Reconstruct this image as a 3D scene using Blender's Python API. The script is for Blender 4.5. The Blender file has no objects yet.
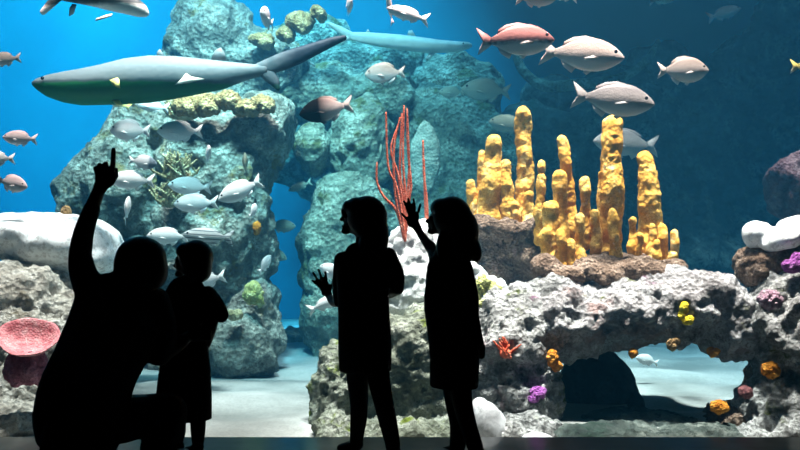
import bpy, bmesh, math, random
from mathutils import Vector, Matrix, noise, Euler
random.seed(7)
C = bpy.context.scene.collection
SC = bpy.context.scene
F = 860.0; H = 1.233
def P(px, py, Y): return Vector(((px-400)*Y/F, Y, H-(py-225)*Y/F))
def R(d): return math.radians(d)

# ------------------------------------------------------------------ materials
def new_mat(name):
    m = bpy.data.materials.new(name); m.use_nodes = True
    nt = m.node_tree; nt.nodes.clear()
    out = nt.nodes.new('ShaderNodeOutputMaterial')
    b = nt.nodes.new('ShaderNodeBsdfPrincipled'); nt.links.new(b.outputs[0], out.inputs[0])
    return m, nt, b, out
def N(nt, t, **kw):
    n = nt.nodes.new(t)
    for k, v in kw.items():
        if k in n.inputs: n.inputs[k].default_value = v
        else: setattr(n, k, v)
    return n
def ramp(nt, fac, stops):
    r = nt.nodes.new('ShaderNodeValToRGB'); e = r.color_ramp.elements
    while len(e) < len(stops): e.new(0.5)
    for q, (p, c) in zip(e, stops): q.position = p; q.color = (*c, 1)
    nt.links.new(fac, r.inputs[0]); return r
def mix(nt, fac, a, b):
    n = nt.nodes.new('ShaderNodeMixRGB')
    for s, v in ((0, fac), (1, a), (2, b)):
        if hasattr(v, 'links') or hasattr(v, 'is_output'): nt.links.new(v, n.inputs[s])
        else: n.inputs[s].default_value = v if s == 0 else (*v, 1)
    return n.outputs[0]
def plain(name, col, rough=.6, var=.12, scale=20, bump=0.0, spec=.3):
    m, nt, b, o = new_mat(name)
    tc = N(nt, 'ShaderNodeTexCoord')
    n = N(nt, 'ShaderNodeTexNoise', Scale=scale, Detail=4.0); nt.links.new(tc.outputs['Object'], n.inputs['Vector'])
    d = tuple(c*(1-var) for c in col); u = tuple(min(1, c*(1+var)) for c in col)
    r = ramp(nt, n.outputs['Fac'], [(.3, d), (.7, u)])
    nt.links.new(r.outputs[0], b.inputs['Base Color'])
    b.inputs['Roughness'].default_value = rough; b.inputs['Specular IOR Level'].default_value = spec
    if bump:
        bp = N(nt, 'ShaderNodeBump', Strength=bump, Distance=.01); nt.links.new(n.outputs['Fac'], bp.inputs['Height'])
        nt.links.new(bp.outputs[0], b.inputs['Normal'])
    return m
def rock_mat(name, dark, mid, light, patches=(), scale=4.0, bump=.7, pits=True, contrast=(.36, .5, .64)):
    m, nt, b, o = new_mat(name)
    tc = N(nt, 'ShaderNodeTexCoord'); v = tc.outputs['Object']
    n1 = N(nt, 'ShaderNodeTexNoise', Scale=scale, Detail=8.0, Roughness=.68); nt.links.new(v, n1.inputs['Vector'])
    base = ramp(nt, n1.outputs['Fac'], [(contrast[0], dark), (contrast[1], mid), (contrast[2], light)]).outputs[0]
    n3 = N(nt, 'ShaderNodeTexNoise', Scale=scale*9, Detail=5.0, Roughness=.7); nt.links.new(v, n3.inputs['Vector'])
    spk = ramp(nt, n3.outputs['Fac'], [(.40, (0, 0, 0)), (.5, (1, 1, 1))]).outputs[0]
    base = mix(nt, spk, tuple(x*.66 for x in mid), base)
    for i, (col, sc, th) in enumerate(patches):
        nn = N(nt, 'ShaderNodeTexNoise', Scale=sc, Detail=6.0, Roughness=.65)
        mp = N(nt, 'ShaderNodeMapping'); mp.inputs['Location'].default_value = (3.1*i+1.7, 9.2*i, 5.3)
        nt.links.new(v, mp.inputs[0]); nt.links.new(mp.outputs[0], nn.inputs['Vector'])
        f = ramp(nt, nn.outputs['Fac'], [(th, (0, 0, 0)), (th+.07, (1, 1, 1))]).outputs[0]
        base = mix(nt, f, base, col)
    nt.links.new(base, b.inputs['Base Color'])
    b.inputs['Roughness'].default_value = .9; b.inputs['Specular IOR Level'].default_value = .1
    n2 = N(nt, 'ShaderNodeTexNoise', Scale=scale*6, Detail=8.0, Roughness=.75); nt.links.new(v, n2.inputs['Vector'])
    h = n2.outputs['Fac']
    if pits:
        vo = N(nt, 'ShaderNodeTexVoronoi', Scale=scale*5); nt.links.new(v, vo.inputs['Vector'])
        mm = N(nt, 'ShaderNodeMath', operation='ADD'); nt.links.new(h, mm.inputs[0]); nt.links.new(vo.outputs['Distance'], mm.inputs[1]); h = mm.outputs[0]
    bp = N(nt, 'ShaderNodeBump', Strength=bump, Distance=.05); nt.links.new(h, bp.inputs['Height'])
    nt.links.new(bp.outputs[0], b.inputs['Normal'])
    return m

M = {}
M['reef_front'] = rock_mat('reef_front', (.09, .085, .08), (.40, .38, .36), (.72, .69, .66), [((.10, .12, .03), 2.4, .61), ((.34, .22, .24), 1.9, .62), ((.07, .065, .06), 3.8, .60)], 6.0, 1.0)
M['reef_lamplit'] = rock_mat('reef_lamplit', (.40, .38, .37), (.82, .80, .78), (.94, .93, .92), [], 3.0, .6)  # white crusted rock, with lamp glare also put into its colour
M['reef_arch'] = rock_mat('reef_arch', (.13, .115, .11), (.48, .44, .43), (.74, .70, .69), [((.13, .13, .03), 2.6, .60), ((.22, .06, .14), 3.4, .63), ((.36, .25, .23), 1.6, .57), ((.09, .075, .07), 4.2, .62)], 6.0, 1.0)
M['reef_algae'] = rock_mat('reef_algae', (.055, .06, .035), (.25, .26, .20), (.48, .47, .40), [((.16, .20, .03), 3.0, .55), ((.5, .48, .46), 2.4, .62)], 5.0, .9)
M['reef_tan'] = rock_mat('reef_tan', (.26, .22, .18), (.62, .56, .48), (.84, .80, .73), [((.2, .16, .1), 2.4, .62)], 5.0, .9)
M['reef_brown'] = rock_mat('reef_brown', (.07, .04, .025), (.23, .145, .10), (.42, .30, .23), [((.4, .25, .22), 3, .62)], 8.0, .9)
M['reef_white'] = rock_mat('reef_white', (.62, .58, .56), (.92, .90, .88), (.96, .96, .95), [((.2, .18, .17), 2.2, .74)], 2.5, .25, contrast=(.2, .35, .5))
M['reef_mid'] = rock_mat('reef_mid', (.11, .10, .08), (.30, .28, .23), (.58, .54, .45), [((.26, .19, .08), 2.8, .58), ((.09, .08, .06), 2.0, .60), ((.50, .40, .28), 4.4, .64)], 4.5, 1.0)
M['reef_far'] = rock_mat('reef_far', (.08, .09, .065), (.25, .26, .19), (.50, .48, .37), [((.12, .12, .05), 2.4, .55), ((.34, .26, .16), 3.2, .64)], 4.0, 1.0)
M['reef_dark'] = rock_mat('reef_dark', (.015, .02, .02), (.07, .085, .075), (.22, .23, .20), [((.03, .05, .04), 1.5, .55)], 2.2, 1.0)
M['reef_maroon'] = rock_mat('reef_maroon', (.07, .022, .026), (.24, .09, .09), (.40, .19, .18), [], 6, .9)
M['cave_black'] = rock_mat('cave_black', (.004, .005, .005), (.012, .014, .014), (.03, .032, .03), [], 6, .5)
M['smooth_grey'] = rock_mat('smooth_grey', (.30, .29, .29), (.46, .45, .45), (.58, .57, .57), [((.28, .26, .26), 3, .62)], 3, .15, pits=False)
M['coral_yellow'] = rock_mat('coral_yellow', (.56, .24, .03), (.78, .41, .075), (.92, .62, .20), [((.90, .66, .30), 5, .60)], 7.0, .3)
M['coral_beige'] = rock_mat('coral_beige', (.20, .11, .045), (.44, .27, .12), (.62, .43, .24), [], 9.0, .8)
M['coral_lime'] = rock_mat('coral_lime', (.34, .33, .08), (.62, .62, .22), (.80, .80, .42), [], 16.0, .8)
M['coral_pink'] = rock_mat('coral_pink', (.46, .10, .12), (.78, .30, .32), (.90, .55, .54), [], 14.0, .3)
M['coral_pinkdeep'] = rock_mat('coral_pinkdeep', (.16, .04, .07), (.36, .12, .17), (.56, .25, .30), [], 7.0, .6)
M['coral_lilac'] = rock_mat('coral_lilac', (.34, .14, .24), (.72, .45, .55), (.90, .75, .80), [], 22.0, .8)
M['coral_purple'] = rock_mat('coral_purple', (.26, .05, .28), (.50, .15, .50), (.70, .32, .68), [], 14.0, .8)
M['sponge_orange'] = rock_mat('sponge_orange', (.40, .10, .01), (.74, .27, .03), (.90, .45, .09), [], 18.0, .7)
M['sponge_yellow'] = rock_mat('sponge_yellow', (.55, .33, .01), (.85, .62, .03), (.95, .78, .12), [], 18.0, .5)
M['whip_red'] = rock_mat('whip_red', (.50, .07, .03), (.78, .16, .08), (.90, .36, .24), [], 16.0, .5)
M['coral_bush'] = rock_mat('coral_bush', (.22, .16, .07), (.50, .39, .21), (.75, .64, .42), [], 9.0, .6)
M['plate_green'] = rock_mat('plate_green', (.20, .26, .21), (.32, .38, .31), (.42, .48, .40), [], 7.0, .4)

def sand_mat():
    m, nt, b, o = new_mat('pale_sand')
    tc = N(nt, 'ShaderNodeTexCoord'); v = tc.outputs['Object']
    n = N(nt, 'ShaderNodeTexNoise', Scale=1.2, Detail=6.0); nt.links.new(v, n.inputs['Vector'])
    n2 = N(nt, 'ShaderNodeTexNoise', Scale=60.0, Detail=3.0); nt.links.new(v, n2.inputs['Vector'])
    r = ramp(nt, n.outputs['Fac'], [(.38, (.17, .16, .145)), (.62, (.37, .345, .32))]).outputs[0]
    r2 = ramp(nt, n2.outputs['Fac'], [(.3, (.75, .75, .75)), (.6, (1, 1, 1))]).outputs[0]
    mm = N(nt, 'ShaderNodeMixRGB', blend_type='MULTIPLY'); mm.inputs[0].default_value = 1
    nt.links.new(r, mm.inputs[1]); nt.links.new(r2, mm.inputs[2]); nt.links.new(mm.outputs[0], b.inputs['Base Color'])
    b.inputs['Roughness'].default_value = .95
    bp = N(nt, 'ShaderNodeBump', Strength=.3, Distance=.01); nt.links.new(n2.outputs['Fac'], bp.inputs['Height']); nt.links.new(bp.outputs[0], b.inputs['Normal'])
    return m
M['sand'] = sand_mat()

def wall_blue():
    m, nt, b, o = new_mat('blue_painted_tank_wall')
    tc = N(nt, 'ShaderNodeTexCoord')
    n = N(nt, 'ShaderNodeTexNoise', Scale=.7, Detail=5.0); nt.links.new(tc.outputs['Object'], n.inputs['Vector'])
    r = ramp(nt, n.outputs['Fac'], [(.3, (.004, .24, .34)), (.7, (.008, .31, .42))])
    nt.links.new(r.outputs[0], b.inputs['Base Color']); b.inputs['Roughness'].default_value = .9
    b.inputs['Specular IOR Level'].default_value = .05
    return m
M['wall_blue'] = wall_blue()

def fish_mat(name, back, side, belly, lo=-.5, hi=.5, front=None, stripes=None, rough=.5, stops=(.15, .5, .85), wob=.09, spec=.18):
    """skin, countershaded or (grey shark) with painted shade: colour by height on the body, in the fish's own coordinates (unit length along X)"""
    m, nt, b, o = new_mat(name)
    tc = N(nt, 'ShaderNodeTexCoord'); sx = N(nt, 'ShaderNodeSeparateXYZ'); nt.links.new(tc.outputs['Object'], sx.inputs[0])
    n = N(nt, 'ShaderNodeTexNoise', Scale=14.0, Detail=4.0); nt.links.new(tc.outputs['Object'], n.inputs['Vector'])
    a = N(nt, 'ShaderNodeMath', operation='MULTIPLY_ADD'); nt.links.new(n.outputs['Fac'], a.inputs[0]); a.inputs[1].default_value = wob; nt.links.new(sx.outputs['Z'], a.inputs[2])
    mr = N(nt, 'ShaderNodeMapRange'); nt.links.new(a.outputs[0], mr.inputs[0]); mr.inputs[1].default_value = lo+wob/2; mr.inputs[2].default_value = hi+wob/2
    col = ramp(nt, mr.outputs[0], list(zip(stops, (belly, side, back)))).outputs[0]
    if front:
        c0, x0, x1 = front
        m2 = N(nt, 'ShaderNodeMapRange'); nt.links.new(sx.outputs['X'], m2.inputs[0]); m2.inputs[1].default_value = x0; m2.inputs[2].default_value = x1
        col = mix(nt, m2.outputs[0], col, c0)
    if stripes:
        c0, sc, th = stripes
        w = N(nt, 'ShaderNodeMath', operation='SINE'); q = N(nt, 'ShaderNodeMath', operation='MULTIPLY'); q.inputs[1].default_value = sc
        nt.links.new(sx.outputs['Z'], q.inputs[0]); nt.links.new(q.outputs[0], w.inputs[0])
        f = ramp(nt, w.outputs[0], [(th, (0, 0, 0)), (th+.15, (.8, .8, .8))]).outputs[0]
        col = mix(nt, f, col, c0)
    nt.links.new(col, b.inputs['Base Color']); b.inputs['Roughness'].default_value = rough; b.inputs['Specular IOR Level'].default_value = spec
    vo = N(nt, 'ShaderNodeTexVoronoi', Scale=46.0); nt.links.new(tc.outputs['Object'], vo.inputs['Vector'])
    bp = N(nt, 'ShaderNodeBump', Strength=.15, Distance=.01); nt.links.new(vo.outputs['Distance'], bp.inputs['Height']); nt.links.new(bp.outputs[0], b.inputs['Normal'])
    return m
FM = {
 'pink':   fish_mat('pink_backed_fish', (.24, .10, .09), (.045, .022, .022), (.52, .49, .47), -.15, .13, stops=(.30, .48, .72)),
 'tan':    fish_mat('tan_silver_fish', (.22, .18, .15), (.34, .30, .27), (.62, .59, .56), -.17, .2),
 'silver': fish_mat('silver_fish', (.11, .105, .105), (.22, .21, .20), (.50, .48, .46), -.17, .2),
 'pale':   fish_mat('pale_fish', (.66, .63, .62), (.82, .79, .77), (.94, .92, .90), -.2, .2),
 'rosy':   fish_mat('rosy_fish', (.60, .42, .41), (.76, .64, .62), (.90, .86, .84), -.2, .2),
 'dark':   fish_mat('dark_headed_fish', (.42, .28, .25), (.56, .45, .42), (.75, .70, .68), -.2, .2, front=((.003, .002, .002), -.22, .12), rough=.8, spec=.03),
 'banded': fish_mat('banded_fish', (0.560, 0.528, 0.528), (0.672, 0.640, 0.640), (0.736, 0.720, 0.720), -.2, .2, front=((0.160, 0.192, 0.224), .16, .24)),
 'striped': fish_mat('striped_fish', (0.372, 0.384, 0.384), (0.496, 0.496, 0.484), (0.570, 0.570, 0.558), -.2, .2, stripes=((0.050, 0.074, 0.093), 85, .55)),
 'green':  fish_mat('greenish_fish', (0.169, 0.208, 0.158), (0.228, 0.268, 0.208), (0.298, 0.327, 0.268), -.2, .2),
 'yellowfin': fish_mat('yellow_tailed_fish', (.70, .52, .08), (.80, .66, .2), (.9, .85, .7), -.2, .2),
 'shark':  fish_mat('shark_skin_painted_shade', (.15, .175, .185), (.06, .08, .09), (.006, .105, .035), -.050, .012, front=((.012, .02, .035), .42, .62), rough=.6, stops=(.38, .55, .72), wob=.02),  # shade of the belly and tail is painted into the skin colour
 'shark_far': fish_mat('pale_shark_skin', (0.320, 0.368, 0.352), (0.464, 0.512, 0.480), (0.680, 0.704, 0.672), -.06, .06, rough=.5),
 'bigfish': fish_mat('white_bellied_fish', (.03, .04, .045), (.10, .10, .10), (.95, .90, .85), -.06, .04, wob=.03),
}
M['eye'] = plain('fish_eye', (.01, .01, .012), .15, 0)
M['fin_white'] = plain('white_fin', (.90, .86, .72), .5, .05)
M['fin_yellow'] = plain('yellow_fin', (.78, .70, .22), .5, .1)
M['fin_dark'] = plain('dark_fin', (.05, .06, .08), .5, .1)
M['skin'] = plain('skin', (.022, .014, .011), .6, .05)
M['hair_dark'] = plain('dark_hair', (.015, .011, .009), .5, .2, 60)
M['cloth_black'] = plain('black_cloth', (.012, .012, .014), .9, .2, 40, .1)
M['cloth_navy'] = plain('dark_navy_cloth', (.013, .014, .02), .9, .2, 40, .1)
M['cloth_wine'] = plain('dark_wine_cloth', (.022, .012, .013), .9, .2, 40, .1)
M['shoe'] = plain('dark_shoe', (.012, .012, .012), .6, .1)
M['hall_floor'] = plain('polished_grey_floor', (.34, .38, .40), .2, .1, 6, 0, 1.0)
M['hall_wall'] = plain('dark_hall_wall', (.012, .012, .013), .9, .1, 6)

# ------------------------------------------------------------------ helpers
def link(name, me, mat, parent=None):
    o = bpy.data.objects.new(name, me); C.objects.link(o)
    if mat: me.materials.append(mat)
    if parent is not None: o.parent = parent
    return o
def tag(o, label=None, cat=None, group=None, kind=None):
    if label: o['label'] = label
    if cat: o['category'] = cat
    if group: o['group'] = group
    if kind: o['kind'] = kind
    return o
def smooth(me):
    me.polygons.foreach_set('use_smooth', [True]*len(me.polygons))
def obj(name, bm, mat, parent=None, sm=True):
    me = bpy.data.meshes.new(name); bmesh.ops.recalc_face_normals(bm, faces=bm.faces[:]); bm.to_mesh(me); bm.free()
    if sm: smooth(me)
    return link(name, me, mat, parent)
def box(bm, x0, x1, y0, y1, z0, z1):
    r = bmesh.ops.create_cube(bm, size=1)
    for v in r['verts']:
        v.co = Vector((x0+(v.co.x+.5)*(x1-x0), y0+(v.co.y+.5)*(y1-y0), z0+(v.co.z+.5)*(z1-z0)))
def ball(bm, c, r, sub=3, rot=None):
    if not hasattr(r, '__len__'): r = (r, r, r)
    q = bmesh.ops.create_icosphere(bm, subdivisions=sub, radius=1)
    for v in q['verts']:
        w = Vector((v.co.x*r[0], v.co.y*r[1], v.co.z*r[2]))
        if rot: w.rotate(rot)
        v.co = w + Vector(c)
def tube(bm, secs, n=14, ref=Vector((0, 1, 0)), cap=True, ec=1.0):
    """secs: (point, half width, half depth). ref: the depth axis."""
    pts = [Vector(s[0]) for s in secs]; rings = []
    def frame(i):
        t = (pts[min(i+1, len(pts)-1)]-pts[max(i-1, 0)])
        t = t.normalized() if t.length > 1e-9 else Vector((0, 0, 1))
        b = ref - t*ref.dot(t)
        if b.length < .25:
            alt = Vector((0, 0, 1)); b = alt - t*alt.dot(t)
        b.normalize(); return t, t.cross(b).normalized(), b
    def ring(p, a, b, rw, rd):
        return [bm.verts.new(p + a*rw*math.cos(2*math.pi*k/n) + b*rd*math.sin(2*math.pi*k/n)) for k in range(n)]
    first = last = None
    t, a, b = frame(0); rw, rd = secs[0][1], secs[0][2]; e = min(rw, rd)
    if cap:
        first = bm.verts.new(pts[0]-t*e)
        for q in (75, 50, 25): rings.append(ring(pts[0]-t*e*math.sin(R(q)), a, b, rw*math.cos(R(q)), rd*math.cos(R(q))))
    for i, s in enumerate(secs):
        t, a, b = frame(i); rings.append(ring(pts[i], a, b, s[1], s[2]))
    rw, rd = secs[-1][1], secs[-1][2]; e = min(rw, rd)*ec
    if cap:
        for q in (25, 50, 75): rings.append(ring(pts[-1]+t*e*math.sin(R(q)), a, b, rw*math.cos(R(q)), rd*math.cos(R(q))))
        last = bm.verts.new(pts[-1]+t*e)
    for r0, r1 in zip(rings, rings[1:]):
        for k in range(n): bm.faces.new((r0[k], r0[(k+1) % n], r1[(k+1) % n], r1[k]))
    if cap:
        for k in range(n):
            bm.faces.new((first, rings[0][(k+1) % n], rings[0][k])); bm.faces.new((last, rings[-1][k], rings[-1][(k+1) % n]))
def smooth_path(pts, per=5):
    """Catmull-Rom through (point, r) pairs"""
    out = []; n = len(pts)
    for i in range(n-1):
        p0, p1, p2, p3 = pts[max(i-1, 0)], pts[i], pts[i+1], pts[min(i+2, n-1)]
        for k in range(per):
            t = k/per
            v = .5*((2*p1[0]) + (p2[0]-p0[0])*t + (2*p0[0]-5*p1[0]+4*p2[0]-p3[0])*t*t + (3*p1[0]-p0[0]-3*p2[0]+p3[0])*t**3)
            out.append((v,) + tuple(p1[j]+(p2[j]-p1[j])*t for j in range(1, len(p1))))
    out.append(pts[-1]); return out
def prism(bm, outline, thick, axis=Vector((0, 1, 0))):
    """a closed flat outline given real thickness along axis (thin towards the rim)"""
    h = axis*thick*.5; c = sum(outline, Vector())/len(outline)
    A = [bm.verts.new(p+h*.35) for p in outline]; B = [bm.verts.new(p-h*.35) for p in outline]
    ca, cb = bm.verts.new(c+h), bm.verts.new(c-h); n = len(outline)
    for k in range(n):
        j = (k+1) % n
        bm.faces.new((A[k], A[j], ca)); bm.faces.new((B[j], B[k], cb)); bm.faces.new((A[j], A[k], B[k], B[j]))
def remesh(bm, voxel, smooth_it=0, sm_fac=.4):
    me = bpy.data.meshes.new('t'); bmesh.ops.recalc_face_normals(bm, faces=bm.faces[:]); bm.to_mesh(me); bm.free()
    o = bpy.data.objects.new('t', me); C.objects.link(o)
    md = o.modifiers.new('r', 'REMESH'); md.mode = 'VOXEL'; md.voxel_size = voxel; md.use_smooth_shade = True
    if smooth_it:
        s = o.modifiers.new('s', 'SMOOTH'); s.factor = sm_fac; s.iterations = smooth_it
    dg = bpy.context.evaluated_depsgraph_get(); dg.update()
    new = bpy.data.meshes.new_from_object(o.evaluated_get(dg))
    bpy.data.objects.remove(o); bpy.data.meshes.remove(me); new.materials.clear(); smooth(new)
    return new
def displace(me, layers, seed, holes=(), zmin=-.16):
    off = Vector((seed*7.31 % 50, seed*3.77 % 50, seed*1.93 % 50))
    cos = [v.co.copy() for v in me.vertices]; nrm = [v.normal.copy() for v in me.vertices]
    for v, co, n in zip(me.vertices, cos, nrm):
        d = 0.0
        for amp, sc, kind in layers:
            q = co*sc + off
            if kind == 'f': d += amp*(noise.fractal(q, 1.0, 2.1, 4))
            elif kind == 'r': d += amp*(.5-abs(noise.noise(q))*2)
            elif kind == 'c':                                   # rounded knobs
                dd = noise.voronoi(q)[0]; d += amp*(.6-dd[0])
            elif kind == 'p':                                   # pits
                dd = noise.voronoi(q)[0]; d -= amp*max(0, .42-dd[0])*2.4
        for hc, hr, hd in holes:
            q = (co-hc).length/hr
            if q < 1: d -= hd*(1-q*q)
        w = co + n*d
        if w.z < zmin: w.z = zmin
        v.co = w
    me.update()
SEED = [1]
def B(px, py, Y, rpx, rpz, ry, rot=None): return (P(px, py, Y), (rpx*Y/F, ry, rpz*Y/F)) + ((rot,) if rot else ())
def rock(name, label, cat, blobs, mat, voxel=.02, layers=None, holes=(), parent=None, group=None, kind=None):
    SEED[0] += 1
    bm = bmesh.new()
    for b in blobs: ball(bm, b[0], b[1], 4, b[2] if len(b) > 2 else None)
    me = remesh(bm, voxel, 2)
    # object origin at the rock's own base, so it is a thing standing where it stands
    xs = [v.co.x for v in me.vertices]; ys = [v.co.y for v in me.vertices]
    layers = layers or [(.10, 1.6, 'f'), (.05, 4.5, 'f'), (.035, 7, 'p'), (.022, 14, 'f')]
    displace(me, layers, SEED[0], holes)
    zs = [v.co.z for v in me.vertices]
    org = Vector(((min(xs)+max(xs))/2, (min(ys)+max(ys))/2, min(zs)))
    me.transform(Matrix.Translation(-(org if parent is None else parent.location)))
    o = link(name, me, M[mat], parent)
    if parent is not None and label: o['label'] = label
    if parent is None: o.location = org; tag(o, label, cat, group, kind)
    return o

# ------------------------------------------------------------------ the setting
def struct(name, bm, mat, kind='structure'):
    o = obj(name, bm, mat, sm=False); o['kind'] = kind; return o
bm = bmesh.new(); box(bm, -7, 7, -1.5, 5.0, -.2, 0); struct('floor', bm, M['hall_floor'])
bm = bmesh.new(); box(bm, -7, 7, 4.8, 5.09, 2.7, 13); struct('wall_front', bm, M['hall_wall'])  # wall above the pane, made this tall and deep to block the lamps
bm = bmesh.new(); box(bm, -7.2, 7.2, 12.4, 12.6, -.5, 9); struct('wall_back', bm, M['wall_blue'])
bm = bmesh.new(); box(bm, -7.2, -7.0, 5.0, 12.4, -.5, 9); struct('wall_left', bm, M['wall_blue'])
bm = bmesh.new(); box(bm, 7.0, 7.2, 5.0, 12.4, -.5, 9); struct('wall_right', bm, M['wall_blue'])
# acrylic viewing pane
m, nt, b, o = new_mat('clear_acrylic'); nt.nodes.remove(b)
tr = N(nt, 'ShaderNodeBsdfTransparent'); tr.inputs[0].default_value = (.985, .99, .99, 1)
gl = N(nt, 'ShaderNodeBsdfGlossy', Roughness=.02); fr = N(nt, 'ShaderNodeFresnel', IOR=1.2); ms = N(nt, 'ShaderNodeMixShader')
nt.links.new(fr.outputs[0], ms.inputs[0]); nt.links.new(tr.outputs[0], ms.inputs[1]); nt.links.new(gl.outputs[0], ms.inputs[2]); nt.links.new(ms.outputs[0], o.inputs[0])
M['acrylic'] = m
bm = bmesh.new(); box(bm, -7, 7, 5.02, 5.08, -.2, 2.7); struct('window_1', bm, M['acrylic'])
# sand bed
bm = bmesh.new()
nx, ny = 180, 120; g = []
for j in range(ny+1):
    row = []
    for i in range(nx+1):
        x = -6.98+13.96*i/nx; y = 5.1+7.28*j/ny
        z = -.1 + .05*noise.fractal(Vector((x*.8, y*.8, 3)), 1, 2, 3) + .012*math.sin(y*9+2*noise.noise(Vector((x*.7, y*.7, 0)))*3)
        row.append(bm.verts.new((x, y, z)))
    g.append(row)
for j in range(ny):
    for i in range(nx): bm.faces.new((g[j][i], g[j][i+1], g[j+1][i+1], g[j+1][i]))
sand = obj('sand_bed', bm, M['sand']); tag(sand, 'pale rippled sand covering the bottom of the aquarium', 'sand', kind='stuff')
# water
WATER = dict(abs_d=.30, abs_c=(.18, .74, .88), sc_d=.018, sc_c=(.08, .55, 1.0))
m, nt, b, o = new_mat('aquarium_water'); nt.nodes.remove(b)
va = N(nt, 'ShaderNodeVolumeAbsorption'); va.inputs[0].default_value = (*WATER['abs_c'], 1); va.inputs[1].default_value = WATER['abs_d']
vs = N(nt, 'ShaderNodeVolumeScatter'); vs.inputs[0].default_value = (*WATER['sc_c'], 1); vs.inputs[1].default_value = WATER['sc_d']; vs.inputs['Anisotropy'].default_value = .2
ad = N(nt, 'ShaderNodeAddShader'); nt.links.new(va.outputs[0], ad.inputs[0]); nt.links.new(vs.outputs[0], ad.inputs[1]); nt.links.new(ad.outputs[0], o.inputs['Volume'])
bm = bmesh.new(); box(bm, -6.99, 6.99, 5.09, 12.39, -.4, 4.8)
water = obj('water', bm, m, sm=False); tag(water, 'clear blue water filling the aquarium behind the pane', 'water', kind='stuff')

# ------------------------------------------------------------------ rocks
def reef(name, label, loc):
    o = bpy.data.objects.new(name, None); C.objects.link(o); o.location = loc; return tag(o, label, 'reef')
TOWER = reef('reef_tower', 'tower of teal grey reef rock behind the man and child', P(180, 370, 8.2))
PILLAR = reef('reef_pillar', 'rounded teal reef pillar right of the deep blue gap', P(360, 370, 9.2))
ARCH = reef('reef_arch', 'sunlit pale reef arch with a dark cave and a window at right', P(600, 440, 6.1))
BACK = reef('reef_ridge', 'long hazy reef ridge across the back under the far shark', P(370, 300, 11.3))
DARK = reef('reef_wall', 'dark blue green reef wall behind the yellow corals at right', P(660, 320, 11.3))
FAR = [(.22, .8, 'f'), (.12, 2.2, 'f'), (.07, 3.2, 'c'), (.04, 6, 'f')]
MID = [(.14, 1.1, 'f'), (.08, 3.0, 'f'), (.05, 4.5, 'p'), (.03, 9, 'f')]
NEAR = [(.06, 1.8, 'f'), (.05, 4.5, 'f'), (.05, 6.5, 'p'), (.03, 13, 'f'), (.012, 30, 'f')]
FINE = [(.03, 3, 'f'), (.02, 9, 'f'), (.018, 14, 'p'), (.012, 26, 'f')]
# left foreground
rock('reef_rock', 'pale stone reef mound at the far left under the white ledge', 'rock',
     [B(15, 328, 6.35, 78, 62, .55), B(-40, 380, 6.2, 90, 100, .5), B(30, 410, 6.1, 62, 62, .42), B(80, 345, 6.3, 52, 60, .4), B(0, 450, 6.1, 70, 40, .45), B(8, 428, 5.65, 50, 26, .3)], 'reef_tan', .02, NEAR)
rock('ledge_rock', 'smooth bright white ledge rock left of the raised arm', 'rock',
     [B(25, 236, 6.75, 70, 22, .42), B(60, 244, 6.75, 62, 30, .42), B(95, 256, 6.8, 34, 22, .38), B(-50, 232, 6.75, 80, 20, .42)], 'reef_white', .02, [(.03, 2.2, 'f'), (.012, 7, 'f')])
rock('finger_coral', 'small tan coral knob on top of the white ledge', 'coral', [B(66, 214, 6.7, 5, 9, .04)], 'coral_beige', .01, [(.01, 12, 'f')])
# middle left tower
tw = 'stacked tower of teal reef rocks behind the man and child'
rock('boulder', None, None, [B(238, 345, 7.9, 45, 42, .5), B(205, 350, 8.1, 50, 40, .4), B(250, 310, 8.1, 30, 28, .4)], 'reef_mid', .03, MID, parent=TOWER)
rock('boulder', None, None, [B(210, 260, 8.3, 62, 60, .55), B(240, 245, 8.2, 28, 70, .4), B(170, 290, 8.4, 60, 70, .5), B(120, 310, 8.4, 50, 75, .4)], 'reef_mid', .03, MID, parent=TOWER)
rock('boulder', None, None, [B(120, 180, 8.4, 55, 60, .5), B(95, 215, 8.4, 36, 55, .4), B(140, 135, 8.6, 38, 40, .4), B(165, 205, 8.5, 42, 50, .4)], 'reef_mid', .03, MID, parent=TOWER)
rock('boulder', None, None, [B(215, 170, 8.4, 55, 60, .5), B(246, 185, 8.2, 17, 38, .35), B(254, 132, 8.5, 34, 34, .5), B(190, 130, 8.6, 50, 40, .5)], 'reef_mid', .03, MID, parent=TOWER)
rock('crest', None, None, [B(215, 40, 9.6, 48, 48, .5), B(212, 75, 9.8, 45, 40, .5), B(262, 70, 9.6, 50, 40, .5), B(235, 105, 9.7, 60, 32, .5)], 'reef_mid', .035, MID, parent=TOWER)
# pillar right of the gap
rock('column', None, None, [B(345, 250, 9.0, 40, 72, .5), B(352, 320, 9.0, 45, 60, .5), B(370, 260, 9.1, 40, 80, .5), B(350, 370, 9.0, 50, 30, .5)], 'reef_far', .035, MID, parent=PILLAR)
rock('boulder', None, None, [B(362, 143, 9.3, 37, 42, .45)], 'reef_far', .03, MID, parent=PILLAR)
rock('boulder', None, None, [B(313, 150, 9.2, 19, 26, .3)], 'reef_far', .03, [(.04, 2, 'f'), (.04, 5, 'f'), (.02, 11, 'f')], parent=PILLAR)
rock('shelf', None, None, [B(330, 100, 9.9, 62, 32, .5), B(385, 100, 10, 50, 35, .5), B(290, 95, 9.9, 35, 35, .5)], 'reef_far', .035, MID, parent=PILLAR)
rock('slope', None, None, [B(440, 150, 10.2, 50, 60, .6), B(475, 190, 10, 55, 80, .6), B(420, 230, 9.8, 60, 90, .6), B(455, 95, 10.6, 45, 40, .5)], 'reef_far', .04, FAR, parent=PILLAR)
rock('sill', None, None, [B(290, 352, 10.2, 50, 12, .4), B(330, 350, 10.2, 50, 16, .4)], 'reef_far', .04, FAR, parent=PILLAR)
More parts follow.
